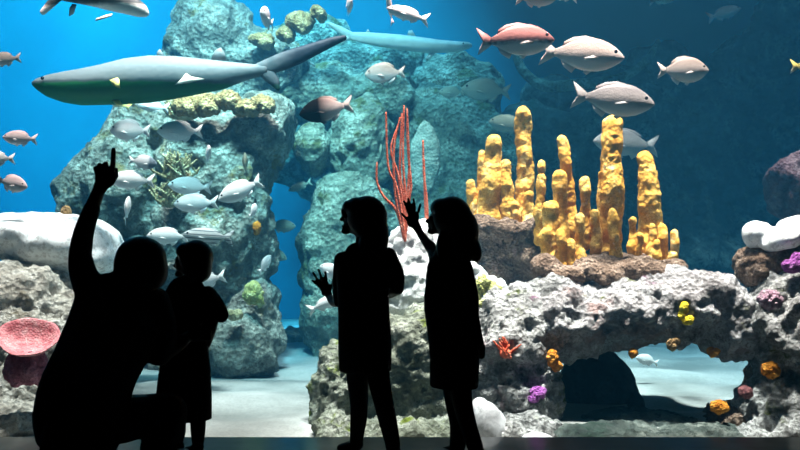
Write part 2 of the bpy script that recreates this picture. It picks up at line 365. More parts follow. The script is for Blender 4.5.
# far reef behind
rock('ridge', None, None, [B(360, 75, 11.4, 70, 30, .5), B(300, 60, 11.4, 60, 45, .5), B(330, 140, 11.3, 60, 60, .5), B(430, 120, 11.4, 60, 60, .5), B(380, 200, 11.3, 60, 90, .5)], 'reef_far', .05, FAR, parent=BACK)
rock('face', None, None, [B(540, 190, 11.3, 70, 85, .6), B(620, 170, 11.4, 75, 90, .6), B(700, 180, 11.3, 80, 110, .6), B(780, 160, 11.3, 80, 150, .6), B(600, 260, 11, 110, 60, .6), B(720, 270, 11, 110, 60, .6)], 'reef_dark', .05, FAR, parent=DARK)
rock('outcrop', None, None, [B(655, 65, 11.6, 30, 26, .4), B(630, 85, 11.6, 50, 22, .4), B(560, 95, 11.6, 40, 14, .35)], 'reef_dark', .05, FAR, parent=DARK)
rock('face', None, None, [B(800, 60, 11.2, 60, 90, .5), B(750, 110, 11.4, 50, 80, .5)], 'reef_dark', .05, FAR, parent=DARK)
rock('plate_coral', 'pale green upright leaf shaped coral right of the sea whips', 'coral', [B(425, 158, 8.6, 15, 38, .05)], 'plate_green', .02, [(.02, 5, 'f')])
# front centre
rock('boulder', None, None, [B(345, 410, 5.9, 36, 72, .35), B(375, 375, 5.95, 42, 66, .35), B(420, 370, 6.0, 55, 62, .4), B(440, 420, 5.9, 60, 50, .35), B(338, 436, 5.5, 28, 26, .25), B(385, 436, 5.42, 60, 18, .22), B(440, 436, 5.42, 50, 17, .22)], 'reef_algae', .018, NEAR, parent=ARCH)
rock('boulder', None, None, [B(412, 286, 6.5, 42, 60, .38), B(445, 300, 6.6, 45, 50, .4), B(392, 310, 6.45, 26, 46, .3), B(480, 330, 6.5, 45, 50, .4)], 'reef_lamplit', .018, NEAR, parent=ARCH)
rock('foot', None, None, [B(510, 345, 6.0, 46, 58, .4), B(520, 405, 5.95, 42, 60, .38), B(475, 385, 6.0, 45, 60, .35), B(545, 320, 6.1, 40, 40, .4), B(520, 434, 5.45, 44, 15, .22)], 'reef_front', .018, NEAR,
     holes=[(P(497, 367, 5.65), .07, .08), (P(520, 368, 5.65), .07, .07), (P(530, 385, 5.65), .06, .06)], parent=ARCH)
rock('slab', None, None,
     [B(560, 320, 6.1, 62, 40, .42), B(620, 312, 6.15, 62, 36, .45), B(680, 308, 5.98, 62, 38, .28), B(730, 322, 5.98, 40, 38, .28), B(590, 308, 6.5, 80, 26, .4), B(655, 302, 6.2, 44, 28, .3), B(700, 295, 6.0, 40, 24, .28)], 'reef_arch', .018, NEAR,
     holes=[(P(575, 315, 5.66), .085, .2), (P(593, 303, 5.68), .07, .18), (P(600, 318, 5.66), .07, .16), (P(640, 302, 5.70), .05, .08)], parent=ARCH)
# right foot
rock('foot', None, None, [B(790, 330, 5.8, 48, 60, .35), B(800, 420, 5.75, 62, 62, .35), B(770, 440, 5.75, 40, 40, .3), B(800, 292, 6.0, 40, 30, .35), B(830, 350, 5.8, 60, 90, .35), B(790, 436, 5.45, 60, 20, .22)], 'reef_front', .018, [(.08, 2.5, 'f'), (.10, 5, 'p'), (.05, 11, 'f'), (.015, 28, 'f')], parent=ARCH)
rock('lip', None, None, [B(735, 428, 5.85, 34, 26, .3), B(690, 440, 5.85, 40, 15, .3), B(772, 395, 6.0, 18, 40, .3)], 'reef_brown', .018, NEAR, parent=ARCH)
rock('ledge', None, None, [B(775, 262, 6.15, 40, 22, .3), B(755, 268, 6.15, 20, 18, .25), B(820, 258, 6.1, 40, 26, .3)], 'reef_brown', .018, FINE, parent=ARCH)
rock('ledge_rock', 'smooth bright white rock on the ledge at the right edge', 'rock', [B(759, 235, 6.1, 15, 14, .12), B(783, 238, 6.0, 24, 13, .2, Euler((0, R(-22), 0))), B(800, 230, 6.05, 22, 14, .22), B(826, 234, 6.05, 24, 16, .25)], 'reef_white', .015, [(.02, 3, 'f'), (.01, 9, 'f')])
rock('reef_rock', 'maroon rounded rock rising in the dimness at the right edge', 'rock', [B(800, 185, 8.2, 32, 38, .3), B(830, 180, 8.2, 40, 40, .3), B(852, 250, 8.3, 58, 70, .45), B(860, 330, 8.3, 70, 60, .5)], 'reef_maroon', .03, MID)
# cave stones
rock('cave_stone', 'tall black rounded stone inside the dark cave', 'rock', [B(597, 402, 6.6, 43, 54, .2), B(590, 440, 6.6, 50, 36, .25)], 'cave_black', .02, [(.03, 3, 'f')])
rock('rubble', None, None, [B(600, 435, 5.45, 66, 13, .22), B(690, 436, 5.45, 66, 10, .2), B(640, 422, 5.9, 60, 10, .3)], 'reef_dark', .018, FINE, parent=ARCH)
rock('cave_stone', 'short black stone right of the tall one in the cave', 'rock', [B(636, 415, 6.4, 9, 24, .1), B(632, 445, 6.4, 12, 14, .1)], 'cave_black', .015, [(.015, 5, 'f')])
# smooth stones by the girl's feet
rock('smooth_stone', 'smooth pale upright stone leaning beside the right girl', 'rock', [B(479, 408, 5.36, 10, 11, .08), B(491, 428, 5.32, 17, 30, .1, Euler((0, R(-25), 0))), B(500, 446, 5.3, 20, 14, .1)], 'smooth_grey', .012, [(.015, 4, 'f')])
rock('smooth_stone', 'low smooth stone on the sand below the arch foot', 'rock', [B(537, 446, 5.24, 22, 14, .1)], 'smooth_grey', .012, [(.015, 4, 'f')])
# coral base rocks
rock('base_rock', 'brown rock under the left clump of yellow columns', 'rock', [B(510, 246, 7.0, 34, 24, .3), B(500, 275, 7.0, 34, 40, .3), B(530, 255, 6.9, 24, 30, .28), B(482, 226, 6.8, 17, 12, .15), B(508, 230, 6.72, 18, 12, .14), B(534, 228, 6.75, 16, 12, .14)], 'reef_brown', .018, FINE)
rock('base_rock', 'lumpy brown rock under the right clump of yellow columns', 'rock', [B(546, 268, 6.2, 17, 15, .14), B(566, 277, 6.12, 18, 13, .13), B(588, 270, 6.2, 16, 12, .13), B(608, 277, 6.12, 17, 12, .12), B(630, 270, 6.18, 18, 12, .13), B(652, 273, 6.15, 17, 11, .12), B(673, 269, 6.22, 14, 10, .12), B(608, 266, 6.45, 66, 13, .25)], 'reef_brown', .012, [(.02, 5, 'f'), (.014, 16, 'f'), (.006, 34, 'f')])

# ------------------------------------------------------------------ corals
def column_bm(pb, pt, Y, w0, w1, dy=0, lean=0):
    """a knobbly coral finger from its base pixel to its top"""
    bm = bmesh.new(); k = Y/F; a, c = P(pb[0], pb[1], Y+dy), P(pt[0], pt[1]+w1*.5, Y+dy)
    L = []; n = 7
    for i in range(n+1):
        t = i/n; p = a.lerp(c, t) + Vector((noise.noise(Vector((t*3, pb[0]*.37, 1)))*w1*.25*k*math.sin(t*3.14), noise.noise(Vector((t*3, pb[0]*.21, 7)))*w1*.3*k, 0))
        w = .84*(w0+(w1-w0)*t**.7)*.5*k*(1+.16*noise.noise(Vector((t*5, pb[0]*.51, 3))))
        L.append((p, w, w*.95))
    tube(bm, smooth_path(L, 2), 14)
    return bm
def coral_colony(label, loc, cols, Y):
    root = bpy.data.objects.new('pillar_coral', None); C.objects.link(root); root.location = loc
    tag(root, label, 'coral', 'yellow pillar corals on the reef')
    for i, (pb, pt, w0, w1, dy) in enumerate(cols):
        bm = column_bm(pb, pt, Y, w0, w1, dy)
        me = remesh(bm, .011, 1)
        SEED[0] += 1
        displace(me, [(.014, 6, 'f'), (.016, 11, 'c'), (.004, 30, 'f')], SEED[0])
        me.transform(Matrix.Translation(-Vector(loc)))
        link('column', me, M['coral_yellow'], root)
    return root
coral_colony('left clump of yellow pillar coral, one tall column beside broad stubs', P(503, 225, 6.9),
    [((490, 222), (494, 133), 36, 17, 0), ((474, 220), (470, 179), 18, 10, .05), ((508, 222), (506, 158), 20, 13, -.05), ((524, 222), (523, 104), 24, 19, .05),
     ((529, 226), (529, 190), 17, 12, -.12), ((516, 226), (515, 200), 14, 10, -.1), ((540, 220), (541, 160), 12, 8, .15), ((484, 224), (482, 150), 22, 10, .08)], 6.9)
coral_colony('right clump of yellow pillar coral with the tallest column', P(610, 268, 6.45),
    [((573, 240), (563, 133), 20, 15, .12), ((560, 270), (561, 169), 24, 17, 0), ((551, 270), (551, 198), 27, 19, -.06), ((585, 245), (585, 175), 15, 12, .05),
     ((611, 262), (613, 112), 29, 24, .08), ((654, 262), (645, 149), 36, 20, .08), ((633, 268), (633, 215), 15, 10, -.04), ((652, 268), (652, 222), 14, 9, -.06),
     ((664, 266), (662, 222), 14, 10, 0), ((673, 266), (675, 229), 10, 9, -.05), ((579, 270), (580, 212), 14, 13, -.1), ((563, 270), (560, 226), 15, 12, -.13),
     ((616, 270), (613, 206), 15, 12, -.12), ((621, 270), (615, 232), 10, 9, -.14), ((596, 262), (595, 208), 15, 11, -.02), ((641, 270), (640, 232), 10, 8, -.1),
     ((540, 240), (541, 172), 16, 11, .16), ((601, 262), (602, 170), 12, 8, .14), ((572, 270), (570, 238), 12, 9, -.15), ((657, 270), (657, 238), 10, 8, -.12)], 6.45)
bm = bmesh.new(); tube(bm, [(p, r, r) for p, r in smooth_path([(P(516, 55, 10.6), .05), (P(524, 72, 10.6), .06), (P(545, 86, 10.5), .07), (P(580, 84, 10.5), .07), (P(620, 78, 10.6), .06), (P(645, 62, 10.6), .05), (P(658, 42, 10.7), .035)], 5)], 10)
tag(obj('driftwood_branch', bm, M['reef_far']), 'curved dim branch hanging behind the fish at upper right', 'branch')
# sea whips
def whip(label, stems, Y, loc):
    root = bpy.data.objects.new('sea_whip', None); C.objects.link(root); root.location = loc; tag(root, label, 'coral')
    for i, st in enumerate(stems):
        bm = bmesh.new(); k = Y/F
        pts = [(P(x, y, Y + .02*((i*37) % 7-3)), (1.6-.7*j/(len(st)-1))*k) for j, (x, y) in enumerate(st)]
        tube(bm, [(p, r, r) for p, r in smooth_path(pts, 6)], 8)
        me_o = obj('stem', bm, M['whip_red'], root); me_o.data.transform(Matrix.Translation(-Vector(loc)))
    return root
whip('tall cluster of thin red sea whips rising behind the left girl',
     [[(405, 240), (402, 215), (396, 185), (388, 165), (386, 113)], [(405, 240), (403, 210), (398, 175), (391, 150), (398, 126)], [(405, 240), (404, 200), (400, 170), (402, 114)],
      [(405, 240), (406, 205), (403, 160), (404, 106)], [(405, 240), (407, 205), (409, 165), (407, 109)], [(405, 240), (409, 200), (411, 185), (408, 150), (407, 122)],
      [(404, 236), (396, 210), (384, 197), (377, 182), (377, 163)], [(404, 238), (400, 220), (395, 190), (394, 150), (400, 118)]], 6.3, P(405, 242, 6.3))
whip('single short pale red sea whip right of the cluster', [[(427, 232), (427, 205), (424, 175), (423, 141)], [(427, 232), (425, 195), (424, 160)]], 6.6, P(427, 234, 6.6))
# cup sponge
loc = P(26, 380, 5.5); k = 5.5/F
root = bpy.data.objects.new('cup_sponge', None); C.objects.link(root); root.location = loc
tag(root, 'pink cup shaped sponge on the left foreground reef', 'sponge')
tilt = Euler((R(40), R(8), 0))
bm = bmesh.new(); prof = [(.03, -.5), (.35, -.42), (.62, -.25), (.82, -.05), (.96, .16), (1.0, .22), (.93, .22), (.78, .04), (.55, -.14), (.28, -.26), (.02, -.3)]
ns = 40; rr = []
for r_, z_ in prof:
    row = []
    for i in range(ns):
        a = 2*math.pi*i/ns; w = 1+.03*math.sin(3*a)+.02*math.sin(7*a+1)
        v = Vector((r_*31*k*w*math.cos(a), r_*25*k*w*math.sin(a), z_*26*k)); v.rotate(tilt)
        row.append(bm.verts.new(v + Vector((3*k, 0, 40*k))))
    rr.append(row)
for r0, r1 in zip(rr, rr[1:]):
    for i in range(ns): bm.faces.new((r0[i], r0[(i+1) % ns], r1[(i+1) % ns], r1[i]))
bm.faces.new(rr[0][::-1]); bm.faces.new(rr[-1])
obj('cup', bm, M['coral_pink'], root)
bm = bmesh.new()
for i in range(6):
    a = 2*math.pi*i/6; ball(bm, (13*k*math.cos(a)-1*k, 10*k*math.sin(a)+.02, 12*k), (9*k, 9*k, 17*k), 3)
ball(bm, (0, .02, 10*k), (17*k, 13*k, 15*k))
me = remesh(bm, .01, 2); displace(me, [(.015, 8, 'f'), (.008, 22, 'f')], 77, zmin=-9); o = link('stalk', me, M['coral_pinkdeep'], root)
# small corals and sponges
K = [(.02, 9, 'f'), (.03, 16, 'c'), (.01, 40, 'f')]
KN = [(.016, 22, 'c'), (.008, 45, 'f')]
rock('cauliflower_coral', 'pale yellow green bushy coral right of the tall girl', 'coral', [B(485, 300, 6.0, 15, 9, .11), B(481, 288, 6.0, 8, 12, .08), B(493, 292, 6.0, 8, 9, .08)], 'coral_lime', .009, [(.03, 9, 'f'), (.05, 14, 'c'), (.015, 40, 'f')])
rock('ball_coral', 'round lilac ball coral on the right hand rock', 'coral', [B(770, 300, 5.45, 11.5, 10, .075)], 'coral_lilac', .006, [(.02, 30, 'c'), (.01, 45, 'f')])
rock('crust_coral', 'purple crust coral under the white rock at right', 'coral', [B(792, 266, 5.65, 10, 7, .05), B(800, 258, 5.7, 8, 6, .05)], 'coral_purple', .008, KN)
rock('crust_coral', 'small violet coral on the left foot of the arch', 'coral', [B(538, 393, 5.56, 8, 6, .05), B(534, 399, 5.55, 5, 5, .04)], 'coral_purple', .006, KN)
rock('sponge', 'yellow three lobed sponge hanging on the arch front', 'sponge', [B(684, 308, 5.66, 5, 7, .04), B(688, 320, 5.64, 6, 5, .04), B(682, 316, 5.66, 4, 5, .04)], 'sponge_yellow', .006, [(.01, 20, 'f')])
rock('sponge', 'orange sponge on the arch beside the dark cave', 'sponge', [B(552, 358, 5.63, 6, 9, .04), B(557, 366, 5.65, 6, 5, .04)], 'sponge_orange', .006, KN)
rock('sponge', 'orange sponge at the upper left corner of the window', 'sponge', [B(633, 353, 5.72, 5, 5, .04)], 'sponge_orange', .006, KN)
rock('sponge', 'white and orange sponge under the yellow sponge', 'sponge', [B(672, 345, 5.68, 5, 6, .04), B(676, 341, 5.68, 4, 4, .03)], 'coral_beige', .006, KN)
rock('sponge', 'orange sponge at the upper right corner of the window', 'sponge', [B(713, 352, 5.7, 6, 5, .04)], 'sponge_orange', .006, KN)
rock('sponge', 'orange ball sponge on the right hand rock below the lilac coral', 'sponge', [B(771, 370, 5.42, 9, 8, .05)], 'sponge_orange', .006, KN)
rock('sponge', 'orange sponge on the low lip right of the window', 'sponge', [B(719, 407, 5.52, 9, 6, .05)], 'sponge_orange', .006, KN)
rock('sponge', 'dull red sponge between the window lip and the right rock', 'sponge', [B(745, 392, 5.62, 7, 6, .05)], 'reef_maroon', .006, KN)
rock('sponge', 'orange sponge on the rock tower above the blue gap edge', 'sponge', [B(257, 228, 7.75, 4, 7, .05)], 'sponge_orange', .01, KN)
rock('crust_coral', 'pale yellow coral knob on the side of the left tower', 'coral', [B(253, 293, 7.6, 9, 12, .08), B(260, 302, 7.6, 5, 6, .05)], 'coral_lime', .012, K)
rock('crust_coral', 'small yellow coral beside the child elbow', 'coral', [B(234, 315, 7.45, 8, 5, .05)], 'coral_bush', .01, K)
for i, (x, y, rx, rz) in enumerate([(205, 105, 16, 11), (228, 100, 13, 9), (246, 108, 14, 8), (262, 104, 11, 9), (186, 107, 12, 10)]):
    lab = ['beige coral head nearest the shark white fin', 'small beige coral head below the shark rear body', 'flat beige coral head right of the pair under the shark', 'beige coral head at the right end below the shark tail', 'beige coral head at the left end below the shark'][i]
    rock('coral_clump', lab, 'coral', [B(x, y, 7.9, rx, rz, .15), B(x+5, y+3, 7.85, rx*.6, rz*.7, .12)], 'coral_beige', .012, K, group='beige coral heads below the shark')
for i, (x, y, rx, rz) in enumerate([(300, 22, 14, 10), (285, 34, 9, 7), (262, 40, 13, 6), (318, 12, 8, 6)]):
    lab = ['large beige coral clump above the shark tail', 'small beige coral clump left of the large one above the tail', 'low beige coral clump under the end on fish', 'beige coral clump at the top right of the crest'][i]
    rock('coral_clump', lab, 'coral', [B(x, y, 9.0, rx, rz, .15), B(x+4, y+4, 8.95, rx*.6, rz*.8, .12)], 'coral_beige', .014, K, group='beige coral clumps on the crest')
def bush(label, px, py, Y, n, spread, hgt, mat, seed):
    rnd = random.Random(seed); bm = bmesh.new(); k = Y/F
    for i in range(n):
        a = rnd.uniform(-1.25, 1.25); e = rnd.uniform(-.8, .5)
        d = Vector((math.sin(a), -abs(math.cos(a))*.5+e*.3, math.cos(a)*.8+.2)).normalized()
        b0 = Vector((rnd.uniform(-.5, .5)*spread*k, rnd.uniform(-.05, .08), rnd.uniform(0, .5)*hgt*k))
        l = rnd.uniform(.5, 1)*hgt*k; r = 1.5*k
        p1 = b0+d*l*.6; p2 = b0+d*l+Vector((rnd.uniform(-.02, .02), 0, .02))
        tube(bm, [(b0, r, r), (p1, r*.9, r*.9), (p2, r*.6, r*.6)], 6)
        tube(bm, [(p1, r*.8, r*.8), (p1+Vector((rnd.uniform(-.06, .06), rnd.uniform(-.05, .02), .06)), r*.5, r*.5)], 6)
    ball(bm, (0, .03, hgt*k*.2), (spread*k*.6, .08, hgt*k*.35), 2)
    o = obj('branching_coral', bm, M[mat]); o.location = P(px, py, Y); tag(o, label, 'coral'); return o
bush('pale branching coral bush on the tower between the pale fishes', 176, 178, 7.75, 46, 26, 20, 'coral_bush', 3)
bush('smaller branching coral bush below the pale fishes', 172, 205, 7.75, 36, 26, 18, 'coral_bush', 5)
bush('orange red finger coral on the left foot of the arch', 506, 357, 5.55, 9, 10, 15, 'whip_red', 9)
bush('tangled tan coral bush above the pale fish under the shark', 183, 118, 7.9, 36, 26, 16, 'coral_bush', 11)

# ------------------------------------------------------------------ fish
def fish_mesh(name, deep=.36, thick=.17, fork=.5, arch=.0, tail_h=.34, bend=0.0):
    """unit length: nose at +.5, tail tips at -.5. Body, tail and fins are one mesh."""
    bm = bmesh.new(); n = 16
    S = [(.0, .03), (.02, .16), (.06, .36), (.12, .58), (.20, .80), (.30, .96), (.40, 1.0), (.50, .95), (.60, .80), (.68, .60), (.75, .38), (.80, .25), (.83, .22)]
    rings = []
    for s, h in S:
        x = .5-s; hh = h*deep*.5; w = thick*.5*min(1, (h*1.02))*(1 if s < .45 else max(.18, 1-(s-.45)*2.0))
        zc = -.02*deep + arch*deep*(.15 if s < .15 else .1)
        ring = []
        for i in range(n):
            a = 2*math.pi*i/n; c, q = math.cos(a), math.sin(a)
            ring.append(bm.verts.new((x, w*c*(1-.25*abs(q)), zc + hh*q*(1.04 if q > 0 else .96))))
        rings.append(ring)
    for r0, r1 in zip(rings, rings[1:]):
        for i in range(n): bm.faces.new((r0[i], r0[(i+1) % n], r1[(i+1) % n], r1[i]))
    bm.faces.new(rings[0]); bm.faces.new(rings[-1])
    t = .012; V = lambda x, z, y=0: Vector((x, y, z))
    th = tail_h*.5; zt = -.02*deep
    prism(bm, [V(-.30, zt+.035), V(-.38, zt+th*.55), V(-.5, zt+th), V(-.47, zt+th*.5), V(-.38-.1*(1-fork), zt), V(-.47, zt-th*.5), V(-.5, zt-th), V(-.38, zt-th*.55), V(-.30, zt-.035)], t)
    d = deep*.5
    prism(bm, [V(.20, d*.84), V(.12, d*1.02), V(.02, d*1.09), V(-.12, d*.96), V(-.22, d*.66), V(-.24, d*.36), V(-.1, d*.62), V(.05, d*.84)], t)
    prism(bm, [V(-.06, -d*.86), V(-.1, -d*1.18), V(-.2, -d*.84), V(-.24, -d*.5), V(-.14, -d*.62)], t)
    prism(bm, [V(.16, -d*.86), V(.08, -d*1.2), V(.03, -d*1.08), V(.06, -d*.84)], t)
    for sgn in (1, -1):                                  # pectorals stand off the flanks
        y = sgn*thick*.46
        prism(bm, [V(.20, -d*.16, y*.98), V(.12, -d*.12, y*1.06), V(.02, -d*.30, y*1.14), V(.05, -d*.42, y*1.12), V(.17, -d*.30, y*1.0)], t*.6, Vector((0, sgn, 0)).normalized())
    for v in bm.verts: v.co.y += bend*(v.co.x-.1)**2*(1 if v.co.x < .1 else 0)
    me = bpy.data.meshes.new(name); bmesh.ops.recalc_face_normals(bm, faces=bm.faces[:]); bm.to_mesh(me); bm.free(); smooth(me); return me
SH = {'snap': fish_mesh('fish', .40, .17, .55), 'deep': fish_mesh('fish', .50, .18, .5), 'slim': fish_mesh('fish', .30, .15, .6), 'oval': fish_mesh('fish', .44, .19, .5)}
eb = bmesh.new(); ball(eb, (0, 0, 0), (.022, .010, .022), 2); EYE = bpy.data.meshes.new('eye'); eb.to_mesh(EYE); eb.free(); EYE.materials.append(M['eye']); smooth(EYE)
FB = {}
def fish(px, py, Y, Lpx, yaw, pitch, shape, mat, label, group=None, roll=0, eyes=True):
    key = (shape, mat)
    if key not in FB:
        me = SH[shape].copy(); me.materials.append(FM[mat]); FB[key] = me
    o = bpy.data.objects.new('fish', FB[key]); C.objects.link(o)
    o.location = P(px, py, Y); s = Lpx*Y/F; o.scale = (s, s, s)
    o.rotation_mode = 'ZYX' ; o.rotation_euler = Euler((R(roll), 0, 0))
    Rm = Matrix.Rotation(R(yaw), 3, 'Z') @ Matrix.Rotation(R(-pitch), 3, 'Y') @ Matrix.Rotation(R(roll), 3, 'X')
    o.rotation_mode = 'XYZ'; o.rotation_euler = Rm.to_euler('XYZ')
    tag(o, label, 'fish', group)
    if eyes:
        d = {'snap': .4, 'deep': .5, 'slim': .3, 'oval': .44}[shape]
        for sg in (1, -1):
            e = bpy.data.objects.new('eye', EYE); C.objects.link(e); e.parent = o
            e.location = (.385, sg*{'snap': .066, 'deep': .070, 'slim': .058, 'oval': .074}[shape]*.98, d*.12)
    return o
# yaw 0 heads right, 180 left, -90 towards the pane; pitch up positive
fish(516, 40, 6.2, 80, 8, 3, 'snap', 'pink', 'pink backed silver fish heading right above the yellow corals')
fish(582, 54, 6.3, 84, -6, -6, 'snap', 'tan', 'tan silver fish touching noses behind the pink fish')
fish(613, 99, 6.2, 82, -8, -8, 'snap', 'silver', 'grey silver fish just above the tallest coral column')
fish(683, 70, 6.4, 52, 0, 0, 'deep', 'tan', 'deep bodied beige fish alone in the dark right water')
fish(626, 143, 7.6, 68, 186, 4, 'snap', 'silver', 'bluish fish passing behind the tall coral column')
fish(812, 66, 6.5, 44, 0, 0, 'deep', 'yellowfin', 'fish cut by the right edge with a yellow fin')
fish(326, 109, 6.6, 56, 172, -10, 'oval', 'dark', 'dark headed brown and white fish below the shark tail')
fish(385, 73, 7.4, 41, 178, -3, 'deep', 'tan', 'small beige fish left of centre under the far shark')
fish(408, 14, 6.6, 46, 196, 12, 'slim', 'pale', 'white fish with raised forked tail at the top centre')
fish(390, 8, 6.6, 34, 250, 62, 'slim', 'rosy', 'rosy fish rising steeply beside the white fish')
fish(349, 5, 6.8, 36, -80, 0, 'deep', 'rosy', 'pink fish seen head on at the top edge')
fish(267, 18, 7.0, 40, -100, 5, 'deep', 'rosy', 'rosy fish seen end on above the crest')
fish(536, -2, 6.4, 42, 0, 0, 'snap', 'tan', 'beige fish cut by the top edge near the middle')
fish(563, -4, 6.6, 30, 180, 10, 'slim', 'pale', 'tail of a pale fish at the top edge')
fish(4, 59, 6.6, 34, 184, -6, 'snap', 'tan', 'fish leaving at the left edge with its tail showing')
fish(130, 130, 6.9, 42, 176, 2, 'deep', 'rosy', 'rosy white fish just above the pointing finger')
fish(180, 131, 7.2, 46, 182, 0, 'oval', 'pale', 'pale fish below the tangled coral under the shark')
fish(143, 162, 6.7, 28, 10, -8, 'deep', 'banded', 'small banded fish right of the pointing hand')
fish(132, 180, 6.7, 46, 180, 2, 'snap', 'pale', 'pale forked tail fish right behind the pointing hand')
fish(127, 209, 6.8, 34, 96, 50, 'oval', 'pale', 'pale fish hanging end on over the man')
fish(20, 138, 6.4, 36, 178, 4, 'snap', 'rosy', 'rosy fish near the left edge, upper of the pair')
fish(12, 183, 6.3, 38, -16, -12, 'oval', 'rosy', 'rosy fish near the left edge, lower of the pair')
fish(-4, 158, 6.3, 36, 195, 0, 'snap', 'pale', 'white forked tail poking in at the left edge')
fish(208, 154, 7.0, 30, -70, 20, 'deep', 'rosy', 'small rosy fish seen nearly head on over the tower')
fish(190, 186, 7.1, 44, 184, 4, 'snap', 'pale', 'pale fish in front of the branching coral, upper of two')
fish(196, 203, 7.0, 46, 176, -2, 'snap', 'pale', 'pale fish in front of the branching coral, lower of two')
fish(240, 190, 6.8, 48, 180, -24, 'snap', 'pale', 'white fish diving left near the blue gap')
fish(245, 164, 7.3, 30, 100, 55, 'oval', 'green', 'grey oval fish seen end on above the diving fish')
fish(253, 211, 7.0, 26, 80, 30, 'oval', 'pale', 'small pale oval fish below the diving fish')
fish(282, 226, 8.6, 28, 20, 0, 'oval', 'green', 'blurred teal fish in the blue gap beside the orange sponge')
fish(168, 236, 6.9, 42, 184, 2, 'snap', 'pale', 'white fish between the heads of man and child')
fish(208, 236, 6.8, 52, 180, 4, 'slim', 'striped', 'dark striped slim fish above the child head')
fish(265, 264, 7.2, 26, 62, 40, 'oval', 'pale', 'pale oval fish at the right side of the tower')
fish(276, 254, 8.6, 24, 0, -25, 'oval', 'green', 'blurred teal fish in the gap beside the pale oval one')
fish(205, 280, 6.9, 42, 186, -12, 'snap', 'pale', 'pale tail showing behind the child shoulder')
fish(486, 90, 8.8, 50, 176, 4, 'oval', 'green', 'large hazy green fish left of the yellow corals')
fish(452, 92, 9.0, 26, 180, 0, 'oval', 'green', 'small hazy fish ahead of the large green one')
fish(508, 124, 8.2, 40, 160, 10, 'oval', 'green', 'hazy green fish half behind the thin tall column')
fish(724, 13, 9.8, 40, 12, 18, 'slim', 'silver', 'faint far fish at the upper right')
fish(662, 0, 9.6, 28, 5, 8, 'slim', 'silver', 'faint far fish at the top edge right of centre')
fish(333, 272, 6.8, 34, 150, 20, 'oval', 'pale', 'white fish directly behind the left girl hand')
fish(326, 303, 6.6, 40, 12, 22, 'slim', 'pale', 'white fish under the left girl raised hand')
fish(300, 186, 9.0, 26, 170, -20, 'slim', 'green', 'dim slender fish in the middle of the blue gap')
fish(381, 153, 8.4, 20, 90, 70, 'oval', 'green', 'small pale oval fish left of the sea whips')
fish(118, 103, 7.3, 28, 180, 20, 'slim', 'yellowfin', 'small yellow tailed fish under the shark belly')
fish(152, 106, 7.4, 36, 178, 8, 'slim', 'pale', 'thin pale fish right of the yellow tailed one')
fish(372, 333, 9.3, 30, 184, 0, 'oval', 'pale', 'pale fish low in the gap beside the pillar')
fish(647, 360, 7.2, 24, 180, 15, 'oval', 'pale', 'pale blue fish showing through the arch window')
for i in range(6):
    pass

def shark(label, st, Y, tail, fins, mat, name='shark', bend=0.0, flip=1, eye=None, cat='shark', white=None):
    """st: (px, top py, bottom py, half width px) nose first; tail, fins: outlines in the same frame. One body mesh."""
    k = Y/F; x0, x1 = st[0][0], st[-1][0]; cx = (x0+x1)/2
    zs = sum((a+b)/2 for _, a, b, _ in st)/len(st); loc = P(cx, zs, Y)
    L = abs(tail[0][1][0]-x0)*k if tail else abs(x1-x0)*k
    def W(px, py, dy=0): return (P(px, py, Y)-loc + Vector((0, dy, 0)))/L
    bm = bmesh.new(); n = 18; rings = []
    full = []
    for i in range(len(st)-1):
        for t in (0, .34, .67): full.append(tuple(st[i][j]+(st[i+1][j]-st[i][j])*t for j in range(4)))
    full.append(st[-1])
    for px, t, b, w in full:
        c = W(px, (t+b)/2); hz = (b-t)/2*k/L; wy = w*k/L
        rings.append([bm.verts.new(c+Vector((0, wy*math.cos(2*math.pi*i/n), hz*math.sin(2*math.pi*i/n)))) for i in range(n)])
    for r0, r1 in zip(rings, rings[1:]):
        for i in range(n): bm.faces.new((r0[i], r0[(i+1) % n], r1[(i+1) % n], r1[i]))
    bm.faces.new(rings[0]); bm.faces.new(rings[-1])
    for sec in tail:
        tube(bm, [(W(p[0], p[1]), p[2]*k/L, .012) for p in sec], 10)
    for f in fins: prism(bm, [W(*q) for q in f], .014)
    bmesh.ops.smooth_vert(bm, verts=bm.verts[:], factor=.3, use_axis_x=True, use_axis_y=True, use_axis_z=True)
    if bend:
        for v in bm.verts: v.co.y += bend*v.co.x**2
    o = obj(name, bm, FM[mat]); o.location = loc; o.scale = (L, L, L); tag(o, label, cat)
    if eye:
        for sg in (-1, 1):
            e = bpy.data.objects.new('eye', EYE); C.objects.link(e); e.parent = o
            e.location = W(eye[0], eye[1]) + Vector((0, sg*eye[2]*k/L, 0)); e.scale = (.35, .35, .35)
    for nm, pts, mt in (white or []):
        b2 = bmesh.new(); prism(b2, [W(*q) for q in pts], .012); obj(nm, b2, M[mt], o)
    return o
